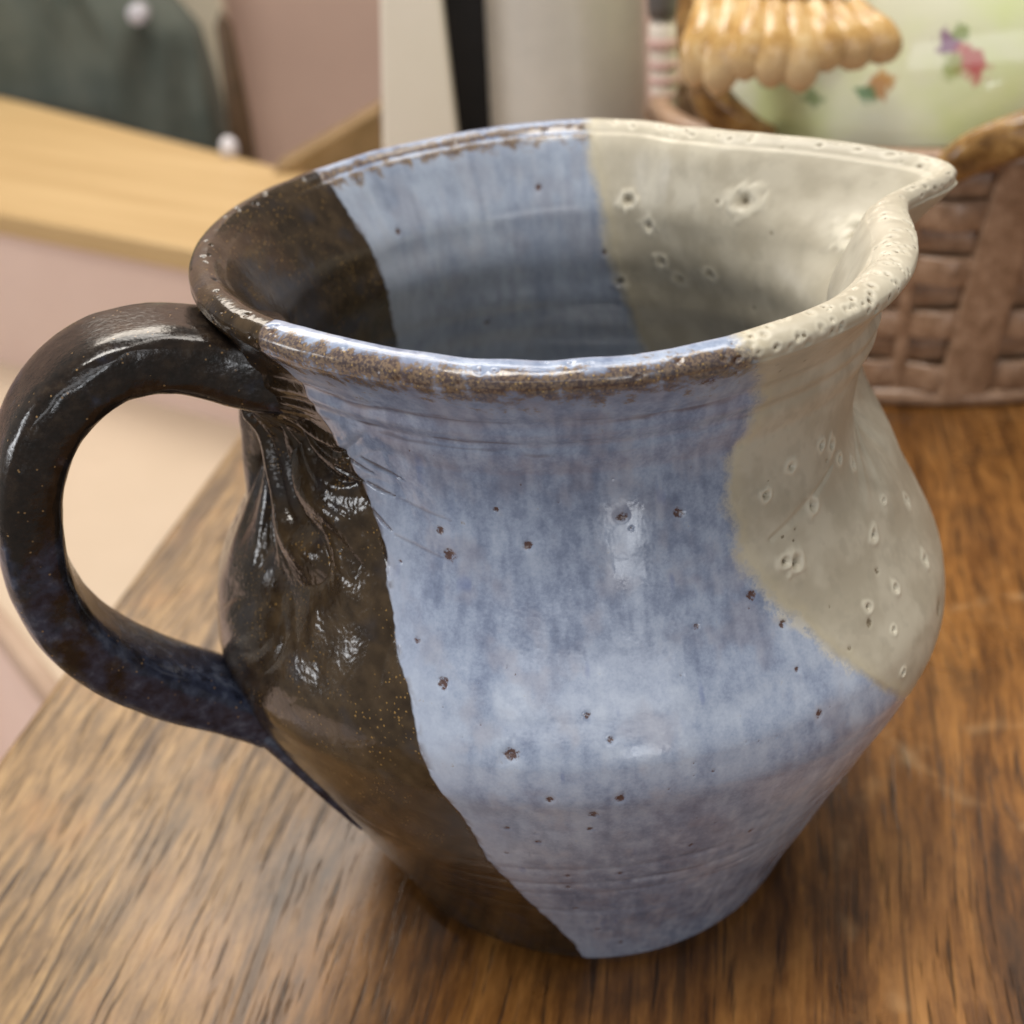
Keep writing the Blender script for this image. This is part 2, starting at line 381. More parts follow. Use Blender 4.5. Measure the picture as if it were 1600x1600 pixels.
# long scratch in the cream glaze
def line_mask(t0, z0, t1, z1, wdt, rr=5.6):
    ax, ay = t0 / 57.2958 * rr, z0; bx, by = t1 / 57.2958 * rr, z1
    px, py = T2 / 57.2958 * rr, Z2
    L2 = (bx - ax) ** 2 + (by - ay) ** 2; k = np.clip(((px - ax) * (bx - ax) + (py - ay) * (by - ay)) / L2, 0, 1)
    d = np.hypot(px - ax - k * (bx - ax), py - ay - k * (by - ay)) / (wdt * (1.05 - np.abs(k - .4) * 1.2))
    return np.exp(-d * d) * out
disp += -.03 * line_mask(301.5, 9.55, 319, 10.05, .07)
LINE = np.zeros_like(disp)
for a in ((233.3, 10.96, 242.0, 10.79), (234, 10.57, 240, 10.49), (241, 10.47, 250.9, 10.32), (235, 10.17, 239.6, 9.96), (240.3, 9.91, 250.9, 9.72), (226.2, 10.62, 233.3, 10.55), (228, 10.9, 236, 10.75)):
    m = line_mask(*a, .028); weak = .35 if a[0] > 239.8 else 1
    LINE = np.maximum(LINE, m * weak); disp += -.035 * m * weak

# specks, pits and craters measured on the glaze: theta, z, size
BS = [(258.05, 10.56, .1), (262.94, 10.06, .12), (250.61, 9.82, .2), (277.43, 10.4, .13), (286.24, 10.33, .16), (286.87, 8.66, .09), (250.78, 7.99, .15), (260.59, 7.16, .22), (270.42, 7.69, .1), (273.31, 7.35, .1), (265.33, 6.42, .12), (274.25, 6.37, .16), (270.73, 6.01, .13), (270.28, 5.61, .1), (262.98, 5.21, .1), (257.81, 4.76, .08), (258.94, 5.56, .09), (274.66, 3.97, .12), (266.49, 3.98, .1), (266.2, 3.52, .1), (296.46, 8.88, .16), (300.37, 8.32, .14), (302.4, 6.96, .12), (300.63, 7.68, .1), (241.61, 9.53, .08), (246.17, 8.49, .1), (295.77, 4.4, .11), (285.34, 4.6, .1), (276.24, .83, .1), (271.11, 1.53, .1), (280.49, 6.44, .05), (283.65, 8.06, .05), (267.03, 2.55, .12), (264.49, 10.14, .05), (248.87, 10.15, .12)]
CD = [(321.93, 8.23, .11), (315.67, 7.72, .14), (303.76, 9.51, .07), (305.73, 9.39, .07), (306.49, 9.53, .07), (309.28, 8.24, .05), (310.29, 7.59, .08), (335.04, 6.8, .2), (317.51, 10.2, .08), (305.53, 12.38, .06), (298.64, 12.6, .06), (301, 12.35, .05), (288.28, 12.62, .22), (291.71, 12.7, .1)]
CR = [(307.93, 10.45, .1), (301.75, 10.22, .14), (311.6, 9.71, .16), (319.82, 10.36, .13), (316.36, 10.49, .12), (322.55, 10.02, .13), (328.25, 9.7, .12), (324.56, 8.68, .15), (303.28, 9.15, .15), (305.2, 9.06, .2), (324.3, 7.82, .15), (316.68, 7.91, .1), (319.98, 7.38, .1), (319.48, 6.69, .12), (336.55, 7.59, .14), (332, 8.9, .12), (341, 8.4, .13)]
IR = [(72.23, 11.82, .26), (41.88, 12.08, .3), (20, 11.9, .3), (66.11, 11.41, .16), (62.95, 10.71, .22), (58.64, 10.35, .2), (75.4, 10.11, .2), (49.03, 10.62, .16)]
ID = [(37.81, 10.06, .1), (34.72, 11.59, .08), (9.38, 12.4, .1), (47.11, 12.03, .08), (57.47, 11.91, .06), (94.41, 12.06, .12), (130.88, 11.75, .12), (109.15, 9.3, .14), (158.95, 11.85, .08), (78.74, 10.77, .12)]
for k in range(70):                         # many tiny ones
    BS.append((rng.uniform(240, 300), rng.uniform(.5, 11.5), rng.uniform(.025, .05)))
for k in range(30): CD.append((rng.uniform(300, 370), rng.uniform(6.5, 12.4), rng.uniform(.025, .045)))
DARK = np.zeros_like(disp); RING = np.zeros_like(disp)
jit = 1 + .35 * value_noise(400, 120, T2 / 360 * 400, Z2 / 14 * 110, True)
def local(th, z, rad_cm, sel, zone):
    jj = np.where((np.abs((TH[0] - th + 180) % 360 - 180) < rad_cm / 5 * 57.3 * 1.3))[0]
    ii = np.where((np.abs(rows[:, 1] - z) < rad_cm * 1.3) & np.isin(rows[:, 2], zone))[0]
    if len(ii) == 0 or len(jj) == 0: return None
    ix = np.ix_(ii, jj)
    u = ((TH[:, jj] - th + 180) % 360 - 180) / 57.2958 * rows[ii, 0:1]; v = rows[ii, 1:2] - z
    return ix, np.hypot(u, v * 1.15)
for lst, zone in ((BS, (1,)), (CD, (1,)), (ID, (3,))):
    for th, z, s in lst:
        q = local(th, z, s * 2.2, None, zone)
        if q is None: continue
        ix, d = q; d = d * jit[ix]; g = np.exp(-(d / (s * .55)) ** 2)
        DARK[ix] = np.maximum(DARK[ix], g * min(1, .45 + s * 4)); disp[ix] -= .022 * g * (s / .12)
for lst, zone in ((CR, (1,)), (IR, (3,))):
    for th, z, s in lst:
        q = local(th, z, s * 2.4, None, zone)
        if q is None: continue
        ix, d = q; d = d * (1 + .8 * (jit[ix] - 1)) * rng.uniform(.8, 1.25)
        hole = np.exp(-(d / (s * .36)) ** 2); ring = np.exp(-((d - s * .82) / (s * .34)) ** 2)
        DARK[ix] = np.maximum(DARK[ix], hole * .55); RING[ix] = np.maximum(RING[ix], ring)
        disp[ix] += (-.085 * hole + .022 * ring) * (s / .16) * (1 if zone == (1,) else .8)
il = np.where(lip[:, 0])[0]
for k in range(330):                        # pinholes along the lip, dense in the cream part
    th = rng.uniform(-70, 85) if k < 270 else rng.uniform(85, 290); i0 = rng.choice(il); s = rng.uniform(.02, .05)
    jj = np.where(np.abs((TH[0] - th + 180) % 360 - 180) < 2.2)[0]; ii = np.arange(max(il[0], i0 - 10), min(il[-1], i0 + 10))
    if len(ii) == 0: continue
    ix = np.ix_(ii, jj); u = ((TH[:, jj] - th + 180) % 360 - 180) / 57.3 * 5.9; v = ARC[ii] - ARC[i0]
    d = np.hypot(u, v); g = np.exp(-(d / s) ** 2); DARK[ix] = np.maximum(DARK[ix], g * rng.uniform(.25, .8)); disp[ix] -= .03 * g
    RING[ix] = np.maximum(RING[ix], .6 * np.exp(-((d - 1.9 * s) / (.6 * s)) ** 2))

# glaze borders as angle over height
def sd_between(th, lo, hi, r):              # signed distance (cm) inside the sector lo..hi
    mid = (lo + hi) / 2; half = (hi - lo) / 2
    return (half - np.abs((th - mid + 180) % 360 - 180)) / 57.2958 * r
zk = np.array([0, 1.0, 2.4, 4.3, 5.7, 6.8, 7.7, 8.4, 9.1, 9.8, 10.5, 11.1, 11.7, 13.2])
bf = pchip(ZB, zk, np.array([268.0, 264.6, 259.5, 255.0, 252.9, 249.1, 246.1, 242.4, 240.2, 237.6, 233.1, 228.5, 225.5, 225.0]))
bb = pchip(ZB, zk, np.array([128.0, 132, 138, 146, 150, 154, 157, 160, 162, 160, 156, 152, 147, 143]))
bbi = pchip(ZB, [0, 9, 11.3, 12.4, 13.2], [130.0, 133.5, 139.5, 142.0, 143.0])
BRN = np.where(inn, sd_between(TH, bbi, 226 + 0 * ZB, RB), sd_between(TH, bb, bf, RB))
zc = np.array([4.2, 4.7, 5.5, 6.6, 7.6, 8.3, 8.9, 9.6, 10.3, 10.9, 11.4, 12.1, 12.7, 13.2])
cf = pchip(ZB, zc, np.array([372.0, 352, 329, 316.1, 308, 302.7, 298.5, 295.8, 294.6, 296.3, 299.1, 298.7, 295, 291.5]))
cb = pchip(ZB, zc, np.array([388.0, 400, 412, 422, 430, 436, 440, 443, 445, 445, 444, 444, 443.5, 443]))
cfi = pchip(ZB, [0, 9, 13.2], [300.0, 297, 291.5]); cbi = pchip(ZB, [0, 9.1, 10.7, 12, 13.2], [420.0, 433, 436.6, 440.3, 443.4])
CRM = np.where(inn, sd_between(TH, cfi, cbi, RB), sd_between(TH, cf, cb, RB))
CRM = np.where(out & (ZB < 4.6), np.minimum(CRM, (ZB - 4.6) * .8), CRM)
lipang = np.where(lip, np.degrees(np.arctan2(ZB - ZC, RB - RC)), np.where(inn, 138 + (13.04 - ZB) * 75, -(ZC - ZB) * 60))   # 0 outside, 90 crest, 180 inside
RIM = np.exp(-((lipang - 22) / 46) ** 2) + 1.05 * np.exp(-((lipang - 136) / 24) ** 2)
RIM = RIM * np.ones_like(disp)

# assemble grid
disp += np.where(lip, .4, 1) * (.022 * sstep(-BRN, -.05, .06) + .018 * sstep(CRM, -.08, .10))
mscale = np.where(lip, 1 - .25 * tip + .22 * np.exp(-(((TH - 343 + 180) % 360 - 180) / 18) ** 2), 1)
Rr = np.where(lip, RC + (RB - RC) * mscale, RB) + DL + NR * disp
Zz = ZB + DZ * WZ + NZ * disp
X = Rr * np.cos(np.radians(TH)); Y = Rr * np.sin(np.radians(TH))
GV = np.stack([X, Y, Zz + 0 * X], -1)
du = np.roll(GV, -1, 1) - np.roll(GV, 1, 1); dv = np.gradient(GV, axis=0)
GN = np.cross(du, dv); GN /= (np.linalg.norm(GN, axis=2, keepdims=True) + 1e-12)
def fbm(cu, cz, octv, gain=.55):
    """smooth noise baked per vertex: cell size cu round the pot, cz along the wall"""
    v = 0; a_ = 1; tot = 0; zz_ = ARC + 0 * T2
    for k in range(octv):
        nu_ = max(4, int(round(38 / cu * 2 ** k))); c_ = cz / 2 ** k
        v = v + a_ * value_noise(nu_, int(45 / c_) + 3, T2 / 360 * nu_ + (.31 * zz_ / cu if cu == cz else 0), zz_ / c_, True); tot += a_ ** 2; a_ *= gain
    return .5 + .30 * v / math.sqrt(tot)
ATT = {'nz': np.stack([fbm(1.5, 1.5, 3), fbm(.55, .55, 4), fbm(.5, .5, 2)], -1), 'nz2': np.stack([fbm(.20, .20, 3), fbm(.13, .50, 2), fbm(.46, 1.7, 3)], -1),
       'nz3': np.stack([fbm(.2, .62, 2), fbm(1.0, .14, 3), fbm(.1, .1, 1)], -1),
       'mask': np.stack([BRN, CRM, RIM], -1), 'suv': np.stack([U + 0 * disp, ARC + 0 * disp, inn + 0 * disp], -1),
       'spot': np.stack([DARK, RING, LINE], -1), 'fan': np.stack([FAN, Z2, lipang + 0 * disp], -1)}

def glaze_material():
    t = NT('three_colour_glaze'); o = t.obj()
    bs, cs, rim = t.sep(t.attr('mask').outputs['Vector'])
    u, s, inside = t.sep(t.attr('suv').outputs['Vector'])
    dark, ring, line = t.sep(t.attr('spot').outputs['Vector'])
    fan_, zz, lipa = t.sep(t.attr('fan').outputs['Vector'])
    big, med, bj = t.sep(t.attr('nz').outputs['Vector'])
    mid, st, st2 = t.sep(t.attr('nz2').outputs['Vector']); cob, rgn, be_n = t.sep(t.attr('nz3').outputs['Vector'])
    fine = t.noise(o, 20, 2, 0.6)
    # --- borders
    be = t.ma('ADD', bs, t.ma('ADD', t.ma('MULTIPLY', t.ma('SUBTRACT', be_n, .5), .07), t.ma('MULTIPLY', t.ma('SUBTRACT', bj, .5), .12)))
    brown_f = t.ss(be, -0.025, 0.03)
    ce = t.ma('ADD', cs, t.ma('ADD', t.ma('MULTIPLY', t.ma('SUBTRACT', mid, .5), .16), t.ma('MULTIPLY', t.ma('SUBTRACT', med, .5), .30)))
    cream_f = t.ss(t.ma('ADD', ce, t.ma('MULTIPLY', t.ma('SUBTRACT', fine, .5), .18)), -0.20, 0.13)
    # --- blue: run and streaked downwards
    # blue a little lighter round the shoulder, slightly darker on the neck
    height_tone = t.ma('SUBTRACT', t.ss(t.ma('ABSOLUTE', t.ma('SUBTRACT', zz, 7.3)), .5, 1.7, .085, 0.0), t.ss(t.ma('ABSOLUTE', t.ma('SUBTRACT', zz, 10.2)), .3, 1.3, .022, 0.0))
    k = t.ma('ADD', t.ma('ADD', t.ma('ADD', .09, t.ma('MULTIPLY', st, .22)), t.ma('MULTIPLY', st2, .13)), t.ma('ADD', t.ma('MULTIPLY', big, .18), t.ma('ADD', t.ma('ADD', .08, t.ma('MULTIPLY', mid, .24)), t.ma('ADD', height_tone, t.ma('MULTIPLY', t.ma('SUBTRACT', fine, .5), .22)))))
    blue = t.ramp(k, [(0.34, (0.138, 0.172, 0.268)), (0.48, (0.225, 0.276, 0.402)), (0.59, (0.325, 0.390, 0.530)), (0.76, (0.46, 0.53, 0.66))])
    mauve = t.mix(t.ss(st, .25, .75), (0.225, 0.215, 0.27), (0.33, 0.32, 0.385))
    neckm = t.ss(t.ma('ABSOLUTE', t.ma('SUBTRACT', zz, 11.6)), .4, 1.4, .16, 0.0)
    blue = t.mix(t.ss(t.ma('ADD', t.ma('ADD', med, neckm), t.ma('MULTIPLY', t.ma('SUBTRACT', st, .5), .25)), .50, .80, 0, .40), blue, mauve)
    # thick pale edge against the brown, cobalt flecks
    blue = t.mix(t.ss(bs, -1.0, -0.05, 0, .42), blue, (0.44, 0.50, 0.63))
    blue = t.mix(t.ss(cob, .74, .9, 0, .45), blue, (0.10, 0.15, 0.36))
    # greyer inside
    blue = t.mix(t.ma('MULTIPLY', inside, .45), blue, t.mix(st2, (0.22, 0.26, 0.33), (0.44, 0.49, 0.55)))
    # glaze breaks rusty brown over the lip and the throwing rings
    ringz = t.ma('ADD', zz, t.ma('MULTIPLY', t.ma('SUBTRACT', big, .5), .5))
    rr = 0.0
    for z0, wd, am in ((12.05, .10, .75), (11.62, .07, .8), (11.45, .05, .5), (4.25, .05, .5), (3.66, .06, .7), (3.2, .04, .6)):
        g = t.ss(t.ma('ABSOLUTE', t.ma('SUBTRACT', ringz, z0)), wd * .2, wd, am, 0.0)
        rr = t.ma('MAXIMUM', g, rr)
    rr = t.ma('MULTIPLY', t.ma('MULTIPLY', rr, t.ss(rgn, .45, .68)), t.ma('SUBTRACT', 1.0, inside))
    blue = t.mix(t.ma('MULTIPLY', rr, .7), blue, (0.11, 0.065, 0.05))
    rust_n = t.ma('ADD', t.ma('MULTIPLY', t.ma('SUBTRACT', mid, .5), 1.1), t.ma('MULTIPLY', t.ma('SUBTRACT', fine, .5), .9))
    rimk = t.ss(t.ma('ADD', rim, rust_n), .38, .80)
    rust = t.mix(t.ss(fine, .4, .62), (0.055, 0.026, 0.012), (0.20, 0.125, 0.055))
    blue = t.mix(t.ma('MULTIPLY', rimk, .88), blue, rust)
    # --- cream
    cream = t.mix(t.ss(med, .3, .7), (0.445, 0.405, 0.315), (0.545, 0.505, 0.405))
    cream = t.mix(t.ss(mid, .52, .75, 0, .30), cream, (0.36, 0.33, 0.26))
    cream = t.mix(t.ss(ce, .35, .0, 0, .45), cream, (0.56, 0.50, 0.34))
    cream = t.mix(t.ma('MULTIPLY', rim, .25), cream, (0.62, 0.57, 0.44))
    cream = t.mix(t.ma('MULTIPLY', ring, .75), cream, (0.70, 0.66, 0.54))
    # --- brown with golden crystals
    brown = t.ramp(t.ma('ADD', t.ma('MULTIPLY', mid, .6), t.ma('MULTIPLY', big, .4)), [(0.35, (0.026, 0.017, 0.010)), (0.52, (0.042, 0.028, 0.016)), (0.70, (0.064, 0.043, 0.024))])
    brown = t.mix(t.ss(med, .52, .80, 0, .45), brown, (0.030, 0.032, 0.042))
    vo = t.voro(o, 17); gate = t.ss(t.ma('ADD', bj, t.ma('MULTIPLY', rim, .22)), .45, .62)
    lowz = t.ss(zz, 2.0, 6.0, .25, 1.0)
    csel = t.ss(t.sep(vo['Color'])[0], .62, .75)
    gold = t.ma('MULTIPLY', t.ma('MULTIPLY', t.ss(t.ma('ADD', vo['Distance'], t.ma('MULTIPLY', t.ma('SUBTRACT', fine, .5), .9)), .36, .10), gate), t.ma('MULTIPLY', csel, lowz))
    brown = t.mix(t.ma('MULTIPLY', gold, .6), brown, (0.40, 0.24, 0.075))
    blue = t.mix(t.ma('MULTIPLY', t.ma('MULTIPLY', t.ma('MULTIPLY', t.ss(vo['Distance'], .36, .16), csel), rimk), .75), blue, (0.48, 0.33, 0.13))
    # --- combine
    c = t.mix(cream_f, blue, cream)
    fringe = t.ma('MULTIPLY', t.ss(t.ma('ABSOLUTE', t.ma('ADD', ce, .06)), .22, .0, 0, .8), t.ss(t.ma('ADD', mid, t.ma('MULTIPLY', t.ma('SUBTRACT', fine, .5), .6)), .5, .68))
    c = t.mix(t.ma('MULTIPLY', fringe, t.ss(zz, 9.2, 8.2)), c, (0.60, 0.585, 0.53))
    c = t.mix(t.ma('MULTIPLY', line, .85), c, (0.085, 0.048, 0.028))
    dk = t.mix(cream_f, (0.085, 0.034, 0.018), (0.17, 0.135, 0.085))
    c = t.mix(t.ss(t.ma('ADD', dark, t.ma('MULTIPLY', t.ma('SUBTRACT', fine, .5), t.ma('MULTIPLY', dark, 3.0))), .22, .70, 0, .92), c, dk)
    crust = t.ss(t.ma('ABSOLUTE', bs), .16, .0, 0, .55)
    c = t.mix(t.ma('MULTIPLY', crust, t.ss(mid, .5, .7)), c, (0.10, 0.075, 0.07))
    c = t.mix(brown_f, c, brown)
    rough = t.mix(cream_f, t.ss(st, .3, .7, .14, .22), (.40, .40, .40))
    rough = t.mix(brown_f, rough, t.ss(fine, .3, .7, .11, .20))
    peel = t.noise(o, 9.5, 1, .5)
    hgt = t.ma('MULTIPLY', peel, t.ma('ADD', .26, t.ma('MULTIPLY', fan_, .40)))
    nrm = t.bump(hgt, t.ma('ADD', .26, t.ma('MULTIPLY', brown_f, .22)), 0.0004)
    return t.out(c, rough, nrm, **{'IOR': 1.52})
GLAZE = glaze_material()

def grid_part(name, fmask):
    """faces of the pitcher grid picked by fmask (rows-1, cols) become one part"""
    i, j = np.nonzero(fmask); j2 = (j + 1) % NT_
    F = np.stack([i * NT_ + j, i * NT_ + j2, (i + 1) * NT_ + j2, (i + 1) * NT_ + j], -1)
    used, inv = np.unique(F, return_inverse=True); F = inv.reshape(F.shape)
    o = mesh_np(name, GV.reshape(-1, 3)[used], F, GLAZE, pitcher, True, GN.reshape(-1, 3)[used])
    for k, A in ATT.items():
        at = o.data.attributes.new(k, 'FLOAT_VECTOR', 'POINT')
        at.data.foreach_set('vector', np.ascontiguousarray(A.reshape(-1, 3)[used], dtype=np.float32).ravel())
    return o
zf = ZONE[:-1]; thf = (TH - 18 + 180) % 360 - 180
spout_f = (np.abs(thf) < 30 - 24 * np.clip((ZC - ZB[:-1]) / 2.6, 0, 1)) & (ZB[:-1] > 10.6) & (zf >= 1) & (zf <= 3)
lip_f = ((zf == 2) | ((zf == 1) & (ZB[:-1] > ZC - .12)) | ((zf == 3) & (ZB[:-1] > ZC + .06))) & ~spout_f
body_f = ~(spout_f | lip_f)
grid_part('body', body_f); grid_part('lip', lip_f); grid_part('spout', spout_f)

# handle: strap swept in the plane at 205 degrees
def handle_material():
    t = NT('dark_handle_glaze'); o = t.obj(); z = t.sep(o)[2]
    fine = t.noise(o, 20, 3); mid = t.noise(o, 4, 4, .6); med = t.noise(o, 1.4, 4, .6)
    brown = t.ramp(mid, [(.35, (0.008, 0.006, 0.005)), (.55, (0.018, 0.012, 0.009)), (.7, (0.036, 0.025, 0.017))])
    navy = t.ramp(mid, [(.35, (0.012, 0.015, 0.030)), (.55, (0.035, 0.045, 0.080)), (.72, (0.10, 0.12, 0.17))])
    f = t.ss(t.ma('ADD', med, t.ma('MULTIPLY', t.ma('SUBTRACT', 10.6, z), .06)), .48, .68)  # navy, more lower down: glaze colour with the bluish sheen painted in
    c = t.mix(t.ma('MULTIPLY', f, .85), brown, navy)
    vo = t.voro(o, 13); sp = t.ma('MULTIPLY', t.ss(vo['Distance'], .30, .12), t.ss(t.sep(vo['Color'])[0], .90, .95))
    c = t.mix(t.ma('MULTIPLY', sp, .7), c, (0.35, 0.22, 0.10))
    nrm = t.bump(t.ma('ADD', t.noise(o, 9, 2), t.ma('MULTIPLY', mid, .5)), .11, 0.0005)
    return t.out(c, t.ss(fine, .3, .7, .13, .26), nrm, IOR=1.52)
HANDLE = handle_material()
a = rad(205); eh = np.array([math.cos(a), math.sin(a), 0]); side = np.array([math.sin(a), -math.cos(a), 0])     # side points away from the lens
hp = np.array([(4.95, 11.62), (5.25, 11.72), (5.60, 11.86), (6.00, 12.03), (6.42, 12.23), (6.93, 12.38), (7.49, 12.39), (8.04, 12.2), (8.56, 11.82), (8.97, 11.26), (9.22, 10.62), (9.35, 9.99), (9.41, 9.25), (9.29, 8.42), (8.93, 7.59), (8.40, 6.90), (7.72, 6.26), (7.0, 5.70), (6.35, 5.05), (5.92, 4.3), (5.50, 3.5), (5.15, 2.85)])
hw = np.array([(1.15, .62), (1.12, .66), (1.05, .62), (.97, .57), (.92, .53), (.90, .51), (.90, .50), (.90, .50), (.90, .50), (.90, .50), (.88, .50), (.87, .50), (.86, .50), (.85, .50), (.84, .50), (.83, .50), (.83, .49), (.85, .46), (.90, .38), (.85, .28), (.7, .18), (.4, .10)])
sl = np.r_[0, np.cumsum(np.hypot(*np.diff(hp, axis=0).T))]; ss_ = np.linspace(0, sl[-1], 260)
hx, hz = pchip(ss_, sl, hp[:, 0]), pchip(ss_, sl, hp[:, 1])
for _ in range(30):
    hx[1:-1] = (hx[:-2] + 2 * hx[1:-1] + hx[2:]) / 4; hz[1:-1] = (hz[:-2] + 2 * hz[1:-1] + hz[2:]) / 4
ra = np.stack([np.interp(ss_, sl, hw[:, 0]), np.interp(ss_, sl, hw[:, 1])], -1)
for _ in range(120): ra[1:-1] = (ra[:-2] + 2 * ra[1:-1] + ra[2:]) / 4
drift = np.interp(ss_, [0, sl[-4], sl[-1]], [0, 0, -1.2])[:, None]         # the tail is smeared a little towards the front
path = eh * hx[:, None] + np.array([0, 0, 1.0]) * hz[:, None] + side * drift
V, F, (A_, B_, T_) = sweep(path, ra, 64, side, 4.4)
Vn = V.reshape(260, 64, 3); cen = path[:, None]
nn = value_noise(60, 40, np.broadcast_to(np.linspace(0, 58, 260)[:, None], (260, 64)), np.broadcast_to(np.abs(np.linspace(-18, 18, 64))[None], (260, 64)))
Vn = cen + (Vn - cen) * (1 + .012 * nn[..., None])
mesh_np('handle', Vn.reshape(-1, 3), F, HANDLE, pitcher)

# ------------------------------------------------------------------ woven ceramic basket with flowered dome
BC = np.array([13.6, 25.2]); BA, BBx, BH = 9.4, 7.7, 8.3
basket = empty('ceramic_basket', (BC[0], BC[1], 0), 'brown woven ceramic basket with flowered pale green dome behind the spout', 'basket')
def clay_brown():
    t = NT('brown_basket_glaze'); o = t.obj()
    n = t.noise(o, 2.2, 4); f = t.noise(o, 9, 3)
    c = t.ramp(t.ma('ADD', t.ma('MULTIPLY', n, .6), t.ma('MULTIPLY', f, .4)), [(.30, (0.15, 0.085, 0.048)), (.5, (0.30, 0.185, 0.115)), (.70, (0.46, 0.31, 0.21))])
    return t.out(c, .28, t.bump(f, .10, .0006))
BROWN = clay_brown()
def bpt(t, z, extra=0.0):
    k = 0.93 + 0.12 * (z / BH) ** 1.2
    return np.array([BC[0] + (BA * k + extra) * math.cos(t), BC[1] + (BBx * k + extra) * math.sin(t), z])
def ring_mesh(name, fn, nt, nz, mat, closed=True):
    P = np.array([[fn(i / nt, k / nz) for i in range(nt)] for k in range(nz + 1)])
    i = np.arange(nz)[:, None] * nt; j = np.arange(nt)[None]; j2 = (j + 1) % nt
    F = np.stack([i + j, i + j2, i + nt + j2, i + nt + j], -1).reshape(-1, 4)
    return adopt(mesh_np(name, P.reshape(-1, 3), F, mat), basket)
ring_mesh('basket_wall', lambda a, b: bpt(a * 2 * math.pi, .1 + b * (BH - .2), -.25), 72, 8, BROWN)
NB, NROW = 24, 8
PH = math.radians(-93)
rowh = (BH - .9) / NROW
for r in range(NROW):
    for b in range(0, NB, 2):                     # one strand per bay between two broad uprights
        t0 = PH + 2 * math.pi * (b + .10) / NB; t1 = PH + 2 * math.pi * (b + 1.90) / NB
        if math.sin((t0 + t1) / 2) > 0.35: continue          # the far side never faces the viewer
        big_ = r % 2 == 0; zc_ = .62 + rowh * (r + .5) + rng.uniform(-.04, .04)
        k = np.linspace(0, 1, 13); ts = t0 + (t1 - t0) * k
        bul = (.20 if big_ else -.10) + (.14 if big_ else -.02) * np.cos(k * 4 * np.pi) * -1 + rng.uniform(-.03, .03)
        pth = np.array([bpt(t, zc_ + .05 * math.sin(q * 6 + r), bu) for t, bu, q in zip(ts, bul, k)])
        Vs, Fs, _ = sweep(pth, np.tile([rowh * (.52 if big_ else .40), .16], (13, 1)), 12, np.array([0, 0, 1.0]), 5.0)
        adopt(mesh_np('strand', Vs, Fs, BROWN), basket)
for b in range(NB):
    t = PH + 2 * math.pi * b / NB
    if math.sin(t) > 0.35: continue
    wide = .80 if b % 2 == 0 else .22
    zz = np.linspace(.35, BH - .1, 9); tl = t + (.02 if b % 2 else .10) * (zz / BH - .5)
    pth = np.array([bpt(q, z, .27 if b % 2 == 0 else .05) for q, z in zip(tl, zz)])
    tang = np.array([-BA * math.sin(t), BBx * math.cos(t), 0]); tang /= np.linalg.norm(tang)
    Vs, Fs, _ = sweep(pth, np.tile([wide, .22], (9, 1)), 12, tang, 5.0)
    adopt(mesh_np('upright_slat', Vs, Fs, BROWN), basket)
def torus_ring(name, z, ex, rv, rh, mat):
    tt = np.linspace(0, 2 * np.pi, 97); pth = np.array([bpt(t, z, ex) for t in tt])
    Vs, Fs, _ = sweep(pth, np.tile([rv, rh], (97, 1)), 12, np.array([0, 0, 1.0]), 2.2)
    return adopt(mesh_np(name, Vs, Fs, mat), basket)
torus_ring('foot_ring', .32, .18, .32, .34, BROWN)
torus_ring('top_ring', BH, .05, .35, .40, BROWN)
# pale dome with painted flower sprays
def dome_material():
    t = NT('pale_green_dome_glaze'); o = t.obj(); n = t.noise(o, .25, 3)
    c = t.mix(t.ss(n, .35, .68), (0.80, 0.81, 0.62), (0.72, 0.80, 0.40))
    x, y, z = t.sep(o)
    for (fx, fz, r, col, sd) in ((11.6, 11.2, .42, (0.22, 0.07, 0.22), 1), (12.15, 10.75, .55, (0.50, 0.09, 0.10), 2), (11.75, 10.55, .42, (0.36, 0.42, 0.14), 3), (12.0, 11.45, .3, (0.30, 0.38, 0.16), 4),
                                 (9.75, 9.95, .42, (0.48, 0.22, 0.07), 5), (9.45, 9.75, .34, (0.12, 0.26, 0.12), 6), (6.75, 9.95, .34, (0.10, 0.11, 0.10), 7), (14.5, 9.9, .5, (0.10, 0.20, 0.12), 8), (14.9, 10.4, .4, (0.45, 0.12, 0.2), 9), (12.45, 10.4, .4, (0.55, 0.14, 0.14), 10), (9.95, 10.25, .3, (0.55, 0.30, 0.10), 11), (8.0, 9.5, .3, (0.25, 0.35, 0.15), 12), (6.95, 10.2, .22, (0.2, 0.1, 0.2), 13)):
        d = t.vm('DISTANCE', t.comb(x, 0.0, z), (fx, 0.0, fz))
        m = t.ss(t.ma('ADD', d, t.ma('MULTIPLY', t.ma('SUBTRACT', t.noise(t.vm('ADD', o, (sd * 3.0, 0, 0)), 3.2, 3), .5), .9)), r, r * .45)
        front = t.ss(y, 27, 26)
        c = t.mix(t.ma('MULTIPLY', t.ma('MULTIPLY', m, front), .85), c, col)
    return t.out(c, .06, t.bump(n, .1, .001))
DOME = dome_material()
def dome_pt(a, b):
    t = a * 2 * math.pi; e = b * math.pi / 2 * .985
    rx = 8.3 * math.cos(e) ** .7; ry = 6.6 * math.cos(e) ** .7
    return (BC[0] + rx * math.cos(t), BC[1] + ry * math.sin(t), 8.2 + 7.6 * math.sin(e) + .1 * math.sin(3 * t))
ring_mesh('dome', dome_pt, 96, 40, DOME)
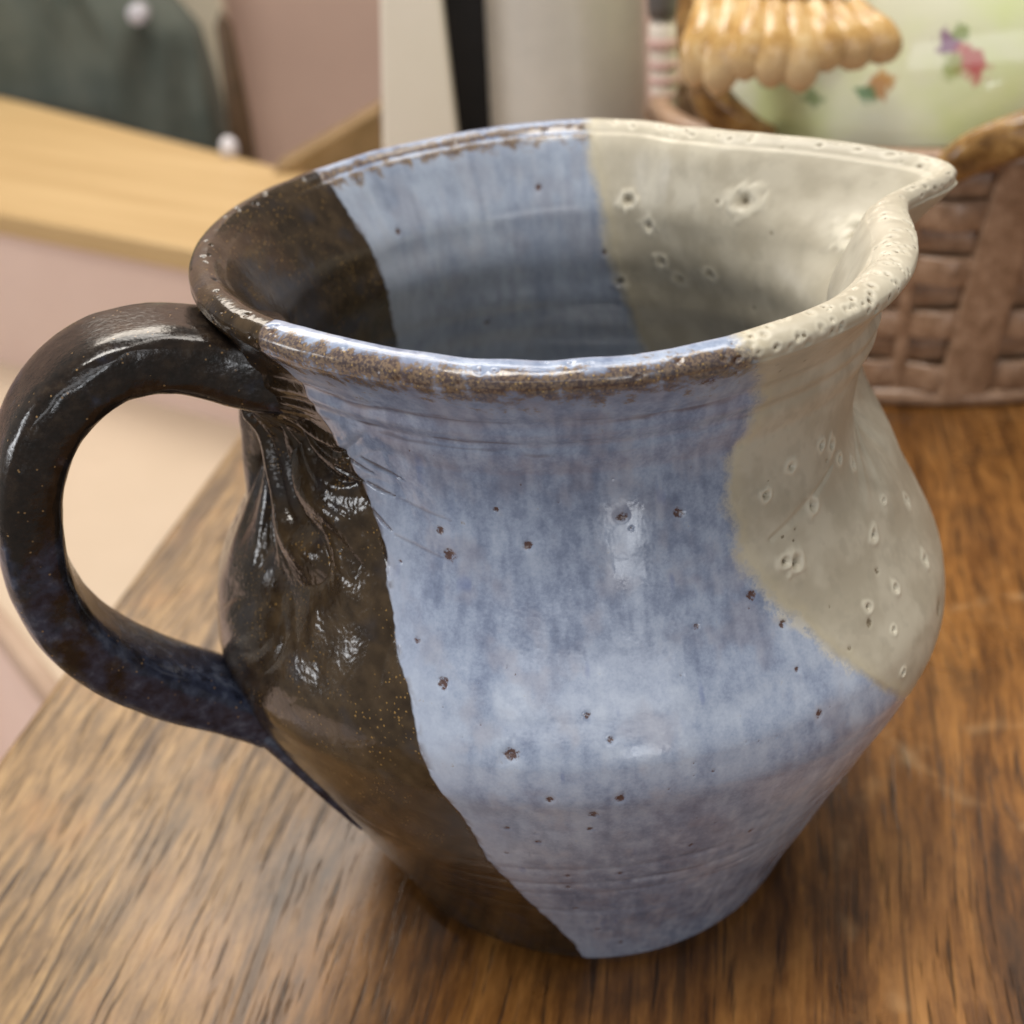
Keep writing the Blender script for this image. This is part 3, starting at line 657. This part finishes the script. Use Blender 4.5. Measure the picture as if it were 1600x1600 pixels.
# golden petals and rope handles
def gold_material(name, dark):
    t = NT(name); o = t.obj(); n = t.noise(o, 1.6, 4); f = t.noise(o, 7, 2); z = t.sep(o)[2]
    k = t.ma('ADD', t.ma('MULTIPLY', n, .7), t.ma('MULTIPLY', f, .3))
    if dark:
        c = t.ramp(k, [(.36, (0.10, 0.05, 0.018)), (.52, (0.26, 0.14, 0.045)), (.68, (0.45, 0.28, 0.10))])
    else:
        c = t.ramp(k, [(.36, (0.42, 0.22, 0.06)), (.52, (0.64, 0.40, 0.15)), (.68, (0.78, 0.58, 0.31))])
        c = t.mix(t.ss(t.ma('ADD', z, n), 12.6, 11.5, 0, .6), c, (0.80, 0.64, 0.40))      # paler glaze on the petal tips
    return t.out(c, .2, t.bump(f, .25, .0008))
ROPE = gold_material('brown_gold_rope_glaze', True)
GOLD = gold_material('golden_ochre_glaze', False)
def petal(p0, p1, wid, thick):
    p0, p1 = np.array(p0, float), np.array(p1, float); k = np.linspace(0, 1, 12)
    pth = p0 + (p1 - p0) * k[:, None]; pth[:, 1] -= 0.45 * np.sin(k * np.pi)
    pr = np.clip((1 - np.clip((k - .55) / .46, 0, 1) ** 2.4) ** .5 * np.clip(.55 + k, 0, 1), .04, 1)
    Vs, Fs, _ = sweep(pth, np.stack([wid * pr, thick * pr], -1), 12, np.array([1.0, 0, .2]), 2.2)
    adopt(mesh_np('petal', Vs, Fs, GOLD), basket)
for k in range(8):
    f = k / 7; x0 = 4.5 + 4.0 * f; ang = -.30 + 1.15 * f ** 1.6
    ln_ = 2.45 + .25 * math.sin(k * 2.1)
    petal((x0, 18.5 - .5 * math.sin(math.pi * f), 13.1 - .5 * f), (x0 + ln_ * math.sin(ang) * .6, 17.9 - .5 * math.sin(math.pi * f), 13.1 - ln_ * math.cos(ang * .8) + .1 * f), .60, .32)
bmk = bmesh.new(); bmesh.ops.create_uvsphere(bmk, u_segments=28, v_segments=16, radius=1)
for v in bmk.verts: v.co = Vector((6.4 + 2.7 * v.co.x, 19.8 + 1.3 * v.co.y, 13.6 + 1.7 * v.co.z + .1 * math.sin(5 * v.co.x)))
adopt(mesh_bm('petal_centre', bmk, GOLD, None, True), basket)
def rope(name, pts, r0, r1):
    p = np.array(pts, float); q = np.r_[0, np.cumsum(np.linalg.norm(np.diff(p, axis=0), axis=1))]; k = np.linspace(0, q[-1], 60)
    pth = np.stack([pchip(k, q, p[:, i]) for i in range(3)], -1)
    rr = np.interp(np.linspace(0, 1, 60), [0, .12, .5, 1], [r0, r1, r1, r1])
    Vs, Fs, _ = sweep(pth, np.stack([rr, rr], -1), 24, np.array([.1, 1.0, .1]), 2.0)
    Vv = Vs.reshape(60, 24, 3); ang = np.linspace(0, 2 * np.pi, 24, endpoint=False)[None] * 3 + np.linspace(0, 10, 60)[:, None]
    Vv = pth[:, None] + (Vv - pth[:, None]) * (1 + .10 * np.sin(ang)[..., None])
    adopt(mesh_np(name, Vv.reshape(-1, 3), Fs, ROPE), basket)
rope('rope_handle', [(11.2, 17.2, 8.0), (12.0, 16.7, 8.75), (13.4, 16.2, 9.35), (15.0, 16.0, 9.9), (17, 16.2, 10.0), (19, 17.2, 8.6)], .5, .62)
rope('rope_handle', [(6.3, 20.6, 8.2), (5.6, 20.2, 9.0), (4.8, 20.2, 9.9), (4.4, 20.8, 11.2), (4.6, 21.5, 12.8)], .7, .6)

# ------------------------------------------------------------------ things behind the pitcher on the table
def tapered_box(bm, b0, b1, z0, z1, y0, y1, bevel=.12):
    vs_ = [bm.verts.new(p) for p in ((b0[0], y0, z0), (b0[1], y0, z0), (b0[1], y1, z0), (b0[0], y1, z0), (b1[0], y0, z1), (b1[1], y0, z1), (b1[1], y1, z1), (b1[0], y1, z1))]
    for f in ((3, 2, 1, 0), (4, 5, 6, 7), (0, 1, 5, 4), (1, 2, 6, 5), (2, 3, 7, 6), (3, 0, 4, 7)): bm.faces.new([vs_[i] for i in f])
    bmesh.ops.bevel(bm, geom=bm.edges[:], offset=bevel, segments=3, affect='EDGES', profile=.5)
    return bm
panel = mesh_bm('tapered_board', tapered_box(bmesh.new(), (-7.50, -3.73), (-6.1, -4.2), 0, 14.5, 32, 33.2), plain('ivory_paint', (0.82, 0.77, 0.65), (0.85, 0.80, 0.69), .2, .4, .1))
tag(panel, 'ivory tapered board standing upright left of the black box', 'board')
blk = mesh_bm('black_box', tapered_box(bmesh.new(), (-5.0, -.9), (-5.0, -.9), 0, 16, 35, 41, .2), plain('black_card', (0.008, 0.008, 0.008), (0.013, 0.012, 0.012), .5, .5, .1, spec=.2))
tag(blk, 'black upright box seen between the ivory board and the grey vase', 'box')
vase = empty('cylinder_vase', (.6, 34.6, 0), 'plain grey white cylinder vase standing behind the pitcher rim', 'vase')
def lathe(prof, cx, cy, nt=64):
    P = np.array(prof, float); t = np.linspace(0, 2 * np.pi, nt, endpoint=False)
    V = np.stack([cx + P[:, 0, None] * np.cos(t), cy + P[:, 0, None] * np.sin(t), P[:, 1, None] + 0 * t], -1)
    n = len(P); i = np.arange(n - 1)[:, None] * nt; j = np.arange(nt)[None]; j2 = (j + 1) % nt
    return V.reshape(-1, 3), np.stack([i + j, i + j2, i + nt + j2, i + nt + j], -1).reshape(-1, 4)
GREYW = plain('grey_white_glaze', (0.50, 0.47, 0.42), (0.57, 0.53, 0.47), .35, .3, .08)
V, F = lathe([(.02, 0), (3.2, 0), (3.36, .12), (3.30, 5), (3.16, 11), (3.06, 15.2), (2.98, 15.35), (2.86, 15.2), (2.9, 8), (2.9, .7), (.02, .6)], .6, 34.8)
adopt(mesh_np('vase_wall', V, F, GREYW), vase)
V, F = lathe([(3.05, 14.3), (3.2, 14.45), (3.2, 14.9), (3.05, 15.05)], .6, 34.8)
adopt(mesh_np('rim_band', V, F, GREYW), vase)
# slim banded bottle
bot = empty('slim_bottle', (3.85, 26, 0), 'slim white bottle with pink bands and dark cap left of the basket', 'bottle')
PW = plain('white_bottle_glaze', (0.70, 0.62, 0.53), (0.76, 0.69, 0.60), .8, .35)
PB = plain('pink_band_glaze', (0.62, 0.40, 0.36), (0.68, 0.47, 0.42), 1.5, .4)
DKC = plain('dark_grey_cap', (0.10, 0.09, 0.085), (0.14, 0.13, 0.12), 1, .4)
V, F = lathe([(.02, 0), (.36, 0), (.40, .1), (.40, 6), (.44, 8), (.50, 10.5), (.48, 10.9), (.30, 11.1), (.02, 11.12)], 3.85, 26, 32)
adopt(mesh_np('bottle_body', V, F, PW), bot)
for zb, hh in ((10.1, .42), (9.45, .3), (8.95, .26), (8.5, .16)):
    r = .44 + (zb - 8) * .024
    V, F = lathe([(r - .03, zb), (r + .03, zb + .03), (r + .035, zb + hh - .03), (r - .02, zb + hh)], 3.85, 26, 32)
    adopt(mesh_np('band', V, F, PB), bot)
V, F = lathe([(.30, 11.1), (.50, 11.15), (.55, 11.5), (.55, 12.7), (.45, 12.9), (.02, 12.95)], 3.85, 26, 32)
adopt(mesh_np('cap', V, F, DKC), bot)

# ------------------------------------------------------------------ things on the bench
bag = empty('canvas_bag', (-49, 97, -40), 'tall grey green canvas bag with folds and a white button behind the bench', 'bag')
def canvas():
    t = NT('grey_green_canvas'); o = t.obj(); n = t.noise(o, .25, 4); f = t.noise(o, 6, 2)
    return t.out(t.mix(t.ss(n, .3, .7), (0.065, 0.08, 0.068), (0.105, 0.12, 0.10)), .8, t.bump(f, .4, .001))
nu, nv = 90, 70
uu, vv = np.meshgrid(np.linspace(0, 2 * np.pi, nu, endpoint=False), np.linspace(-np.pi / 2, np.pi / 2, nv))
def spow(x, p): return np.sign(x) * np.abs(x) ** p
bx = 13 * spow(np.cos(vv), .45) * spow(np.cos(uu), .5); by = 4.6 * spow(np.cos(vv), .6) * spow(np.sin(uu), .7); bz = 26 * spow(np.sin(vv), .45)
fold = .8 * np.sin(bx * .9 + 1.2 * np.sin(bz * .2)) + .35 * np.sin(bx * 2.3 - bz * .4)
by = by + fold * np.clip(-by / 3, -1, 1) * -.8
bx = bx * 1.35 * (1 - .004 * (bz - 8))
P = np.stack([-46.4 + bx - .55 * np.maximum(bz - 14, 0), 97 + by * 1.3 - .10 * bx, -14.5 + bz], -1)
i = np.arange(nv - 1)[:, None] * nu; j = np.arange(nu)[None]; j2 = (j + 1) % nu
adopt(mesh_np('bag_body', P.reshape(-1, 3), np.stack([i + j, i + j2, i + nu + j2, i + nu + j], -1).reshape(-1, 4), canvas()), bag)
V, F = lathe([(.02, .12), (.8, .10), (.95, .0), (1.0, -.2), (.9, -1.6), (.02, -1.6)], 0, 0, 28)
V = V[:, [0, 2, 1]] * np.array([.8, -1, .8]) + np.array([-32.8, 89.4, 1.65])
adopt(mesh_np('button', V, F, plain('white_button', (0.50, 0.49, 0.54), (0.56, 0.55, 0.60), 1, .25)), bag)
strip = mesh_bm('cream_post', tapered_box(bmesh.new(), (-36.5, -30.5), (-36.0, -30.0), -40, 30, 108, 110, .3), plain('cream_card', (0.62, 0.56, 0.43), (0.68, 0.62, 0.49), .3, .5))
tag(strip, 'cream upright post rising behind the canvas bag', 'post')
wed = bmesh.new()
wv = [wed.verts.new(p) for p in ((-18.2, 62.6, -4), (-10.8, 61.5, -4), (-10.8, 61.5, -.2), (-18.2, 66.0, -4), (-10.8, 64.9, -4), (-10.8, 64.9, -.2))]
for f in ((0, 1, 2), (5, 4, 3), (0, 3, 4, 1), (1, 4, 5, 2), (0, 2, 5, 3)): wed.faces.new([wv[i] for i in f])
wo = mesh_bm('wooden_wedge', wed, plain('brown_wedge_wood', (0.20, 0.125, 0.05), (0.27, 0.175, 0.08), .6, .5))
tag(wo, 'brown wooden wedge lying at the end of the pine bench', 'wedge')
V, F = lathe([(.02, -4), (.5, -4), (.62, -3.7), (.55, -3.1), (.3, -2.8), (.02, -2.7)], -21.9, 67.6, 24)
kn = mesh_np('white_knob', V, F, plain('white_plastic', (0.66, 0.64, 0.68), (0.72, 0.70, 0.74), 1, .2))
tag(kn, 'small white knob lying on the pine bench beside the bag', 'knob')
V, F = lathe([(.02, 0), (.9, .1), (1.1, .6), (1.0, 2.6), (.7, 3.2), (.02, 3.3)], -26.6, 92, 24); V[:, 2] = V[:, 2] * 12.5 - 40
dk_ = mesh_np('brown_peg', V, F, plain('dark_brown_peg', (0.075, 0.045, 0.022), (0.11, 0.066, 0.033), .7, .45))
tag(dk_, 'dark brown turned peg standing behind the bench beside the bag', 'peg')
